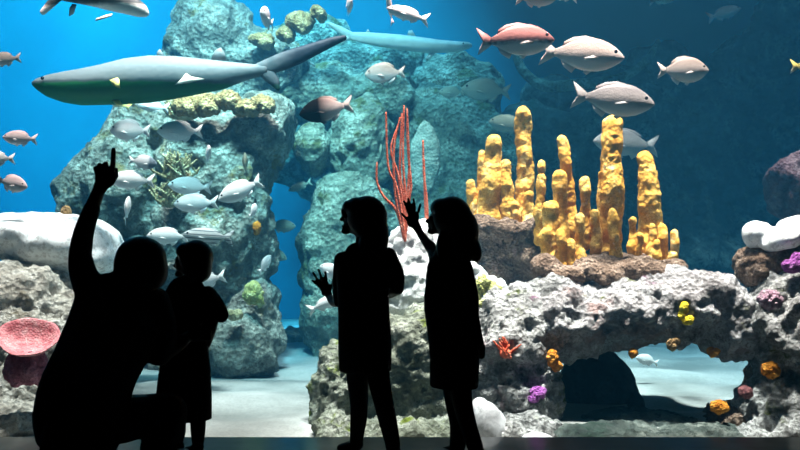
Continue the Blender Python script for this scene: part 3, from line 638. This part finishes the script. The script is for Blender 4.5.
shark('long grey shark swimming left across the upper left water',
      [(32, 82, 85, 1.5), (37, 78.5, 90, 6), (47, 75, 97, 11), (62, 72, 102.5, 16), (80, 69, 105.5, 20), (100, 65, 105, 22), (125, 58.5, 104.5, 22), (150, 55.5, 103, 21), (175, 56, 99, 19), (200, 58.5, 94, 15), (222, 61, 90, 11), (242, 63, 82, 7), (258, 64.5, 77, 4.5), (268, 65, 75, 3)],
      7.0, [[(256, 70, 6), (268, 67, 8.5), (284, 61, 9.5), (300, 55, 8.5), (318, 47.5, 6.5), (334, 41, 4.8), (344, 38, 3)], [(262, 70, 6), (270, 76, 7.5), (275, 82, 5.5), (278, 89, 2)]],
      [[(155, 58), (157, 51), (160, 48), (163, 53), (167, 58)], [(208, 61), (215, 49), (221, 46.5), (225, 52), (229, 62)]], 'shark', eye=(47, 80, 11.5),
      white=[('pectoral_fin', [(118, 84, -.20), (126, 82, -.21), (130, 85, -.27), (132, 94, -.3), (126, 92, -.27), (121, 88, -.22)], 'fin_yellow'),
             ('pectoral_fin', [(114, 101, -.08), (122, 101, -.08), (127, 107, -.1), (121, 107, -.1)], 'fin_yellow'),
             ('pelvic_fin', [(190, 76, -.13), (196, 80, -.16), (210, 83, -.2), (196, 86, -.18), (180, 88, -.16), (186, 82, -.14)], 'fin_white')])
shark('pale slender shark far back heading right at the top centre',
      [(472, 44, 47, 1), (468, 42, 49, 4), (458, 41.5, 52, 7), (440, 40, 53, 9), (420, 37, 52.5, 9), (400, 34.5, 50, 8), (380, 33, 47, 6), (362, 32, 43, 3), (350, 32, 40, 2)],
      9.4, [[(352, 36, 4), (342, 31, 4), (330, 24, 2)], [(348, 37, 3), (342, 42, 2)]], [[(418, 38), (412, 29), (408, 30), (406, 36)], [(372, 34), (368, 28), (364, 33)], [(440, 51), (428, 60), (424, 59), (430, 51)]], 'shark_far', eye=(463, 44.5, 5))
shark('large white bellied fish cut by the top left edge',
      [(149, 12, 15, 1), (146, 5, 17, 5), (138, -2, 17, 8), (125, -7, 14, 10), (110, -10, 11, 10), (95, -9, 7, 9), (80, -7, 4, 6), (66, -5, 1.5, 3), (58, -4, 0, 2)],
      6.4, [[(60, -2, 3), (50, 4, 5), (42, 13, 3)], [(60, -2, 3), (50, -10, 5), (44, -18, 3)]], [[(78, 3), (74, 15), (68, 18), (69, 8), (72, 3)], [(120, -8), (108, -18), (90, -14), (88, -8)]], 'bigfish', name='fish', eye=(141, 6, 6), cat='fish',
      white=[('pectoral_fin', [(117, 17, -.1), (112, 18.5, -.12), (103, 23, -.14), (102, 25.5, -.14), (110, 23, -.13), (116, 20, -.11)], 'fin_white')])

# ------------------------------------------------------------------ people
def person(label, Y, body, head, hair, clothes, eyes, name='person', voxel=.006):
    bm = bmesh.new(); body(bm); me = remesh(bm, voxel, 3, .35)
    o = link('person', me, M['skin']); tag(o, label, 'person')
    for nm, fn, mt, vx in clothes + [('hair', hair, 'hair_dark', .008)]:
        b2 = bmesh.new(); fn(b2); m2 = remesh(b2, vx, 4, .5); link(nm, m2, M[mt], o)
    for e in eyes:
        b2 = bmesh.new(); ball(b2, e, .011, 2); obj('eye', b2, M['eye'], o)
    return o
def T(bm, pts, Y, n=14, ref=Vector((0, 1, 0)), ec=1.0):
    """limb through (px, py, dY, half width px, half depth px)"""
    L = []
    for p in pts:
        y = Y+p[2]; k = y/F; L.append((P(p[0], p[1], y), p[3]*k, (p[4] if len(p) > 4 else p[3])*k))
    tube(bm, smooth_path(L, 4), n, ref, ec=ec)
def E(bm, px, py, Y, rx, rz, ry, rot=0):
    k = Y/F; ball(bm, P(px, py, Y), (rx*k, ry*k, rz*k), 3, Euler((0, R(rot), 0)) if rot else None)
def hand(bm, fing, palm, wrist, Y, r=1.5):
    """fing: list of finger chains [(px,py,dY)...] from knuckle to tip; palm: (px,py,dY,rx,rz,rot)"""
    for ch in fing:
        L = [(P(x, y, Y+d), (r*(1.1-.22*i/(len(ch)-1)))*(Y+d)/F, (r*(1.1-.22*i/(len(ch)-1)))*(Y+d)/F) for i, (x, y, d) in enumerate(ch)]
        tube(bm, L, 10)
    x, y, d, rx, rz, rot = palm; E(bm, x, y, Y+d, rx, rz, 3.2, rot)
    T(bm, [(wrist[0], wrist[1], wrist[2], wrist[3], 3.2), (x, y, d, rx*.8, 3.0)], Y)

# --- girl on the left (looks up, one palm raised to the pane)
Y1 = 4.6
def g1_body(bm):
    E(bm, 366, 219, Y1, 19, 21, 16); E(bm, 353, 222, Y1+.02, 9, 12, 11)        # skull, face
    E(bm, 342.5, 219, Y1+.02, 3, 2.6, 2.6, -20); E(bm, 346, 231, Y1+.02, 5, 3.6, 5); E(bm, 344, 226, Y1+.02, 2.6, 1.8, 4); E(bm, 345, 211, Y1+.02, 4, 7, 9)
    E(bm, 370, 222, Y1-.088, 3, 4.5, 2); E(bm, 370, 222, Y1+.088, 3, 4.5, 2)
    T(bm, [(364, 232, 0, 8, 8), (364, 254, 0, 9, 8)], Y1)
    T(bm, [(364, 254, 0, 20, 9), (364, 264, 0, 25, 13), (364, 290, 0, 23, 14), (365, 312, 0, 20, 13), (366, 338, 0, 23, 15), (366, 356, 0, 22, 14)], Y1)
    T(bm, [(341, 261, 0, 7), (338, 285, .06, 6), (339, 302, .10, 5.5)], Y1); T(bm, [(339, 302, .10, 5.5), (334, 302, .2, 4.8), (330, 298, .30, 3.6)], Y1)
    T(bm, [(388, 258, 0, 7.5), (396, 276, -.04, 7), (398, 289, -.04, 6)], Y1); T(bm, [(398, 289, -.04, 6), (388, 294, .1, 5), (374, 296, .2, 4)], Y1)
    E(bm, 368, 297, Y1+.23, 6, 5, 4)
    for i in range(4): T(bm, [(366, 294+i*2.2, .25, 1.6), (361, 294+i*2.2, .25, 1.5), (357, 295+i*2, .23, 1.3)], Y1, 8)
    T(bm, [(368, 293, .23, 1.8), (364, 289, .24, 1.5), (361, 288, .24, 1.3)], Y1, 8)
    hand(bm, [[(322.5, 290, .34), (316.5, 284, .36), (312.5, 280.5, .36)], [(321.5, 286, .35), (316, 277.5, .37), (313, 272.5, .37)], [(324, 284.5, .35), (320.5, 275, .37), (318.5, 269.5, .37)],
              [(327, 284.5, .35), (326, 277, .37), (325.2, 272, .37)], [(330.5, 289, .33), (333, 283.5, .35), (333.2, 279.5, .35)]], (326.5, 290, .34, 5.2, 7, 25), (330, 298, .30, 3.6), Y1)
    T(bm, [(358, 352, .03, 11, 11), (357, 378, .05, 9.5), (358, 405, .06, 7.2), (358, 420, .08, 7), (357, 436, .1, 4.6), (357, 444, .1, 4.4)], Y1)
    T(bm, [(376, 352, -.02, 12, 11), (380, 380, -.04, 9.5), (385, 405, -.06, 7.4), (389, 425, -.08, 7), (393, 444, -.10, 4.8), (394, 452, -.10, 4.6)], Y1)
def g1_hair(bm):
    E(bm, 367, 217, Y1-.01, 20.5, 21.5, 18); E(bm, 357, 208, Y1-.0, 12, 11, 15); E(bm, 375, 232, Y1-.02, 13, 24, 15); E(bm, 372, 246, Y1-.03, 14, 18, 12); E(bm, 379, 236, Y1-.02, 10, 24, 13); E(bm, 376, 250, Y1-.03, 12, 14, 11); E(bm, 349, 207, Y1, 7, 7, 10, 30)
def g1_dress(bm):
    T(bm, [(363, 251, 0, 18, 10), (363, 262, 0, 28, 15), (363, 290, 0, 26, 16), (364, 318, 0, 26, 16), (365, 345, 0, 27, 18), (365, 371, 0, 26.5, 19)], Y1, 20, ec=.08)
    T(bm, [(342, 260, 0, 8.5), (340, 280, .05, 7.5), (341, 296, .09, 7)], Y1); T(bm, [(387, 256, 0, 10, 9), (396, 274, -.03, 8.5), (397.5, 287, -.04, 7)], Y1)
def g1_shoe_a(bm): T(bm, [(357, 444, .09, 6.8), (349, 446, .12, 5, 5), (340, 447.5, .14, 3.4, 4.5)], Y1)
def g1_shoe_b(bm): T(bm, [(394, 452, -.10, 7.5), (390, 455, -.06, 5.4, 5), (382, 456, -.02, 3.4, 5)], Y1)
def tights1(bm):
    T(bm, [(358, 352, .03, 13, 12), (357.5, 378, .05, 11.2), (359, 402, .06, 9.4), (358.5, 420, .08, 8.6), (357, 434, .1, 7.4), (356.5, 442, .1, 7)], Y1)
    T(bm, [(376, 352, -.02, 13, 12), (379, 380, -.04, 11.4), (383.5, 402, -.06, 10.2), (388, 422, -.08, 9.4), (392, 440, -.10, 8), (393, 448, -.10, 7.4)], Y1)
person('silhouetted girl with shoulder length hair in a short dress, one palm raised, centre', Y1, g1_body, None, g1_hair,
       [('dress', g1_dress, 'cloth_wine', .01), ('tights', tights1, 'cloth_black', .009), ('shoe', g1_shoe_a, 'shoe', .007), ('shoe', g1_shoe_b, 'shoe', .007)],
       [P(345.5, 216, Y1-.03), P(345.5, 216, Y1+.07)])
# --- girl on the right (hand flat against the pane at face height)
Y2 = 4.62
def g2_body(bm):
    E(bm, 451, 219, Y2, 18, 21, 16); E(bm, 437, 222, Y2+.02, 9, 12, 11); E(bm, 428, 221, Y2+.02, 3, 2.4, 2.6, -15); E(bm, 432, 231, Y2+.02, 5, 3.6, 5); E(bm, 430, 226, Y2+.02, 2.6, 1.8, 4)
    E(bm, 455, 222, Y2-.088, 3, 4.5, 2); E(bm, 455, 222, Y2+.088, 3, 4.5, 2)
    T(bm, [(450, 232, 0, 8, 8), (449, 256, 0, 9, 8)], Y2)
    T(bm, [(448, 256, 0, 16, 9), (448, 268, 0, 19, 13), (449, 292, 0, 19, 14), (451, 318, 0, 19, 13), (453, 342, 0, 20, 15), (454, 362, 0, 19, 14)], Y2)
    T(bm, [(437, 266, .03, 7), (435, 258, .12, 6.5), (433, 252, .18, 5.5)], Y2); T(bm, [(433, 252, .18, 5.5), (427, 243, .25, 4.8), (420, 233, .31, 3.8)], Y2)
    hand(bm, [[(408.5, 221, .33), (404.5, 216.5, .34), (401.8, 213.5, .35)], [(409, 214, .34), (406, 206, .36), (404, 201, .36)], [(411, 212, .34), (409.5, 204, .36), (408.2, 198.5, .36)],
              [(414.5, 212, .34), (414.3, 204, .36), (413.5, 199, .36)], [(417.5, 215, .34), (419.5, 208, .35), (420.3, 204, .35)]], (413, 219.5, .33, 6.2, 8.5, 20), (420, 233, .31, 3.8), Y2)
    T(bm, [(466, 268, -.02, 7), (472, 295, -.04, 6.5), (473, 315, -.05, 6)], Y2); T(bm, [(473, 315, -.05, 6), (477, 332, -.03, 5), (480, 343, 0, 4)], Y2)
    E(bm, 481.5, 348, Y2, 4.2, 5.5, 3)
    for i in range(4): T(bm, [(479+i*1.7, 351, .0, 1.5), (479.5+i*1.6, 355, .01, 1.4), (479+i*1.4, 358, .02, 1.2)], Y2, 8)
    T(bm, [(478.5, 346, .02, 1.6), (476.5, 350, .03, 1.5), (476.3, 354, .03, 1.3)], Y2, 8)
    T(bm, [(450, 360, .03, 10.5, 10), (454, 385, .05, 9), (457, 405, .07, 7.5), (458, 425, .08, 7), (457, 440, .1, 4.8), (456, 448, .1, 4.6)], Y2)
    T(bm, [(460, 360, -.03, 10.5, 10), (461, 385, -.05, 9), (465, 405, -.06, 7.2), (470, 425, -.08, 7), (475, 442, -.10, 5), (477, 450, -.1, 4.8)], Y2)
def g2_hair(bm):
    E(bm, 452, 217, Y2-.01, 20, 21, 18); E(bm, 441, 208, Y2, 11, 10, 15); E(bm, 461, 232, Y2-.02, 18, 25, 17); E(bm, 464, 248, Y2-.02, 16.5, 15, 13); E(bm, 475, 250, Y2-.02, 6.5, 13, 10, -12)
    E(bm, 446, 246, Y2-.05, 10, 18, 8)
def g2_dress(bm):
    T(bm, [(448, 253, 0, 14, 10), (448, 265, 0, 21, 15), (448, 285, 0, 23, 16), (449, 305, 0, 25.5, 16), (453, 335, 0, 25.5, 17), (454.5, 362, 0, 25, 18), (454, 387, 0, 24.5, 19)], Y2, 20, ec=.08)
    T(bm, [(464, 266, -.02, 8.5), (470, 295, -.04, 8), (472, 318, -.05, 7.5), (476, 333, -.03, 6), (479, 342, -.01, 5.2)], Y2); T(bm, [(439, 266, .03, 8), (436, 258, .12, 7.5), (434, 252, .18, 6.5), (429, 245, .23, 5.8)], Y2)
def g2_shoe_a(bm): T(bm, [(457, 448, .1, 7.6), (450, 450, .13, 4.6, 5), (442, 451, .15, 3.2, 4.5)], Y2)
def g2_shoe_b(bm): T(bm, [(477, 452, -.10, 8), (473, 454, -.06, 5, 5), (465, 455, -.02, 3.4, 5)], Y2)
def tights2(bm):
    T(bm, [(450, 360, .03, 12, 11), (453, 385, .05, 11.5), (456, 405, .07, 10.5), (459, 425, .08, 9.5), (458, 440, .1, 8.6), (457.5, 446, .1, 8.4)], Y2)
    T(bm, [(460, 360, -.03, 12, 11), (461, 385, -.05, 11), (463, 405, -.06, 10), (468, 425, -.08, 9), (473, 440, -.10, 8.4), (475.5, 448, -.1, 8.2)], Y2)
person('silhouetted girl with a bob in a long sleeved dress, hand spread on the pane, rightmost', Y2, g2_body, None, g2_hair,
       [('dress', g2_dress, 'cloth_black', .01), ('tights', tights2, 'cloth_black', .009), ('shoe', g2_shoe_a, 'shoe', .007), ('shoe', g2_shoe_b, 'shoe', .007)],
       [P(431, 218, Y2-.03), P(431, 218, Y2+.07)])
# --- small child
Y3 = 4.72
def c_body(bm):
    E(bm, 195, 260, Y3, 17, 19, 15); E(bm, 183, 263, Y3+.01, 8, 11, 10); E(bm, 175.5, 266, Y3+.01, 2.6, 2, 2.2); E(bm, 179, 274, Y3+.01, 4.5, 3.2, 5); E(bm, 197, 264, Y3-.083, 2.6, 4, 2); E(bm, 197, 264, Y3+.083, 2.6, 4, 2)
    T(bm, [(194, 272, 0, 7, 7), (192, 288, 0, 8, 7)], Y3)
    T(bm, [(191, 290, 0, 17, 9), (190, 300, 0, 20, 12), (188, 325, 0, 18, 12), (187, 350, 0, 18, 13), (188, 372, 0, 19, 13)], Y3)
    T(bm, [(209, 296, -.02, 6.5), (213, 314, -.05, 6), (211, 328, -.03, 6)], Y3); T(bm, [(211, 328, -.03, 6), (206, 344, .02, 5), (201, 352, .06, 4)], Y3)
    E(bm, 203, 357, Y3+.07, 4.5, 5, 3)
    for i in range(4): T(bm, [(200+i*2, 359, .07, 1.4), (199+i*2, 363, .08, 1.3), (199+i*1.8, 366, .08, 1.1)], Y3, 8)
    T(bm, [(201, 355, .08, 1.5), (198, 358, .09, 1.3), (197, 361, .09, 1.2)], Y3, 8)
    T(bm, [(172, 297, .02, 6.5), (166, 316, .05, 5.5), (166, 332, .09, 5)], Y3); T(bm, [(166, 332, .09, 5), (170, 322, .14, 4.2), (174, 312, .17, 3.4)], Y3); E(bm, 175, 307, Y3+.18, 4, 5, 3)
    for i in range(4): T(bm, [(172+i*2, 304, .18, 1.4), (172+i*2, 300, .19, 1.3), (172+i*2, 297, .18, 1.1)], Y3, 8)
    T(bm, [(179, 308, .18, 1.4), (182, 305, .18, 1.3), (183, 302, .18, 1.2)], Y3, 8)
    T(bm, [(196, 372, -.02, 10), (197, 400, -.02, 9), (198, 420, -.01, 8), (198, 432, 0, 7.4), (198, 443, .0, 6), (198, 448, 0, 5.6)], Y3)
    T(bm, [(180, 372, .02, 9), (180, 400, .03, 7.6), (180, 420, .04, 6), (180, 432, .05, 5.8), (179, 442, .06, 4.2), (179, 446, .06, 4)], Y3)
def c_hair(bm):
    E(bm, 196, 258, Y3-.01, 17.5, 18.5, 16.5); E(bm, 186, 251, Y3, 10, 9, 13); E(bm, 202, 268, Y3-.02, 10, 14, 13); E(bm, 198, 276, Y3-.04, 9, 8, 9)
def c_top(bm):
    T(bm, [(192, 284, 0, 14, 8), (189, 293, 0, 24, 13), (188, 325, 0, 20.5, 14), (187, 352, 0, 20.5, 15)], Y3, 20)
    T(bm, [(208, 294, -.02, 8.5), (216, 305, -.05, 8.5, 8), (221, 315, -.05, 8, 8)], Y3); T(bm, [(173, 296, .02, 8), (167, 315, .05, 7.5)], Y3)
def c_skirt(bm): T(bm, [(186, 345, 0, 22, 15), (185, 370, 0, 26, 17), (184, 395, 0, 28, 18), (184, 419, 0, 28, 19)], Y3, 20, ec=.08)
def c_shoe_a(bm): T(bm, [(198, 447, -.01, 6.4), (192, 449.5, .03, 4.4, 5), (185, 450, .06, 3, 4.5)], Y3)
def c_shoe_b(bm): T(bm, [(180, 446, .05, 5), (174, 447.5, .09, 4.4, 5), (168, 448, .12, 3, 4.5)], Y3)
person('silhouetted small child in a skirt standing beside the kneeling man', Y3, c_body, None, c_hair,
       [('shirt', c_top, 'cloth_wine', .009), ('skirt', c_skirt, 'cloth_black', .009), ('shoe', c_shoe_a, 'shoe', .007), ('shoe', c_shoe_b, 'shoe', .007)],
       [P(178, 261, Y3-.035), P(178, 261, Y3+.06)])
# --- kneeling man pointing up
Y4 = 4.36
def m_body(bm):
    E(bm, 141, 262, Y4, 21, 26, 20); E(bm, 143, 268, Y4+.05, 15, 18, 15); E(bm, 144, 268, Y4+.145, 3, 3.4, 3.2); E(bm, 143, 283, Y4+.10, 7, 5, 6); E(bm, 143, 276, Y4+.125, 4.5, 2, 3)
    E(bm, 119.5, 266, Y4, 2.4, 5.5, 3.4); E(bm, 163, 266, Y4, 2.4, 5.5, 3.4)
    T(bm, [(138, 276, 0, 12, 11), (130, 300, 0, 13, 12)], Y4)
    T(bm, [(126, 302, 0, 34, 16), (118, 318, 0, 43, 22), (106, 345, 0, 42, 24), (92, 375, 0, 40, 24), (82, 400, 0, 42, 27), (80, 420, 0, 42, 28)], Y4, 20)
    # raised arm
    T(bm, [(92, 295, .0, 15, 14), (82, 272, .02, 12, 11), (79, 252, .04, 10)], Y4); T(bm, [(79, 252, .04, 10), (83, 232, .06, 9.2), (91, 210, .08, 7.6), (99, 190, .09, 6)], Y4)
    hand(bm, [[(112, 173, .09), (113, 163, .09), (113.3, 155, .09), (113.6, 149.5, .09)],
              [(107.5, 172, .10), (105.5, 163, .11), (106.5, 166, .155), (107, 172, .15)], [(102, 172.5, .1), (99.5, 164.5, .11), (101, 167, .155), (102, 173, .15)], [(98, 175, .1), (95.5, 168, .11), (97.5, 170, .15), (98, 175, .145)],
              [(112, 182, .10), (116, 176, .12), (115.8, 169.5, .13)]], (105.5, 177, .095, 11, 12, 8), (99, 190, .09, 7), Y4, 2.7)
    # arm round the child
    T(bm, [(150, 306, .03, 13, 13), (160, 328, .05, 12), (158, 354, .06, 10)], Y4); T(bm, [(158, 354, .06, 9.5), (174, 346, .1, 8), (186, 338, .12, 6)], Y4)
    E(bm, 194, 335, Y4+.13, 9, 7, 4)
    for i in range(4): T(bm, [(199, 330+i*3.2, .13, 2.1), (205, 330.5+i*3, .14, 2.0), (210, 331.5+i*2.7, .15, 1.7)], Y4, 8)
    T(bm, [(192, 330, .13, 2.3), (196, 325, .14, 2.1), (201, 323, .15, 1.8)], Y4, 8)
    # near leg folded under (knee on the floor), far leg forward with the foot planted
    T(bm, [(82, 418, -.04, 24, 24), (70, 438, -.1, 20), (60, 452, -.16, 15)], Y4)
    T(bm, [(60, 452, -.16, 14), (80, 458, -.22, 11), (112, 462, -.28, 8)], Y4)
    T(bm, [(88, 416, .04, 24, 22), (118, 414, .08, 20), (150, 410, .12, 15.5), (172, 408, .14, 13.5)], Y4)
    T(bm, [(172, 408, .14, 13.5), (168, 428, .15, 12), (160, 446, .15, 9), (156, 456, .15, 6.5)], Y4)
def m_hair(bm):
    E(bm, 141, 259, Y4-.015, 25.5, 23, 21); E(bm, 133, 253, Y4-.01, 13, 13, 16); E(bm, 150, 255, Y4-.01, 13, 15, 15); E(bm, 127, 266, Y4-.03, 13, 22, 15); E(bm, 156, 270, Y4-.03, 12, 19, 15); E(bm, 140, 276, Y4-.04, 22, 18, 14); E(bm, 121, 276, Y4-.03, 8, 14, 12)
def m_jacket(bm):
    T(bm, [(134, 290, 0, 30, 16), (122, 308, 0, 48, 24), (110, 335, 0, 45.5, 26), (96, 365, 0, 44, 27), (84, 395, 0, 46, 30), (80, 420, 0, 47, 31), (78, 434, 0, 44, 29)], Y4, 22)
    T(bm, [(96, 297, 0, 20, 16), (84, 276, .02, 14, 13), (80, 256, .04, 11.5)], Y4); T(bm, [(80, 256, .04, 11.5), (84, 232, .06, 10), (92, 208, .08, 8.4)], Y4)
    T(bm, [(150, 302, .03, 20, 15), (160, 328, .05, 17, 14), (158, 354, .06, 14, 12)], Y4); T(bm, [(158, 354, .06, 12), (173, 346, .1, 9.5), (183, 340, .12, 7.6)], Y4)
def m_trousers(bm):
    T(bm, [(82, 418, -.04, 26, 26), (66, 434, -.1, 23), (58, 448, -.16, 18)], Y4); T(bm, [(58, 450, -.16, 15), (80, 457, -.22, 12), (104, 460, -.27, 9.4)], Y4)
    T(bm, [(82, 420, .04, 28, 25), (116, 421, .08, 24), (146, 415, .12, 21, 18), (170, 410, .14, 18, 16)], Y4)
    T(bm, [(170, 410, .14, 18, 15.2), (166, 428, .15, 19, 14), (160, 442, .15, 19, 13), (157, 453, .15, 18, 12)], Y4)
def m_shoe_a(bm): T(bm, [(152, 461, .15, 8, 7), (164, 463, .17, 6.5, 7), (176, 465, .19, 4.6, 6)], Y4)
def m_shoe_b(bm): T(bm, [(112, 462, -.28, 8, 7), (122, 464, -.3, 7, 7), (130, 470, -.31, 5.5, 6)], Y4)
person('silhouetted man kneeling with one arm raised and finger pointing up', Y4, m_body, None, m_hair,
       [('jacket', m_jacket, 'cloth_navy', .011), ('trousers', m_trousers, 'cloth_black', .011), ('shoe', m_shoe_a, 'shoe', .008), ('shoe', m_shoe_b, 'shoe', .008)],
       [P(137, 262, Y4+.125), P(150, 262, Y4+.125)])

# ------------------------------------------------------------------ light
def area(name, loc, target, size, power, col, spread=140):
    l = bpy.data.lights.new(name, 'AREA'); l.shape = 'DISK'; l.size = size; l.energy = power; l.color = col; l.spread = R(spread)
    o = bpy.data.objects.new(name, l); C.objects.link(o); o.location = loc
    o.rotation_euler = (Vector(target)-Vector(loc)).to_track_quat('-Z', 'Y').to_euler(); return o
WARM = (1.0, .48, .39)
area('tank_lamp', (-2.2, 5.5, 12), (-2.2, 6.5, 0), .8, 2000, WARM, 40)
area('tank_lamp', (-.2, 5.7, 12), (-.1, 6.4, 0), .8, 1300, WARM, 34)
area('tank_lamp', (1.7, 5.5, 12), (1.5, 6.4, 0), .8, 2700, WARM, 28)
area('tank_lamp', (-1.5, 5.3, 6.4), (-1.6, 9.2, 1.6), .9, 1700, (.85, .80, .72), 52)  # low fill, added to brighten the front of the rock tower
area('tank_lamp', (4.2, 6.6, 12), (4.0, 8.4, 1), .8, 900, (1, .6, .55), 24)  # unseen lamp, added to bring up the dim maroon rock
area('tank_lamp', (-4.6, 8.8, 12), (-4.4, 12.4, 1.0), 1.5, 2900, (.4, .9, 1), 50)
area('tank_lamp', (-.4, 9.0, 11), (-.8, 11.5, 2), 1.0, 1200, (.5, .85, 1), 40)
w = bpy.data.worlds.new('hall_dark'); SC.world = w; w.use_nodes = True
w.node_tree.nodes['Background'].inputs[0].default_value = (0, 0, 0, 1)

# ------------------------------------------------------------------ camera
cam = bpy.data.cameras.new('camera'); co = bpy.data.objects.new('camera', cam); C.objects.link(co)
co.location = (0, 0, H); co.rotation_euler = (R(90), 0, 0)
cam.sensor_width = 36; cam.lens = F*36/800; cam.clip_end = 100
SC.camera = co
SC.view_settings.view_transform = 'Standard'; SC.view_settings.look = 'None'; SC.view_settings.exposure = -2.3; SC.view_settings.gamma = 1
SC.cycles.use_denoising = True
SC.cycles.volume_bounces = 1; SC.cycles.max_bounces = 8; SC.cycles.transparent_max_bounces = 16
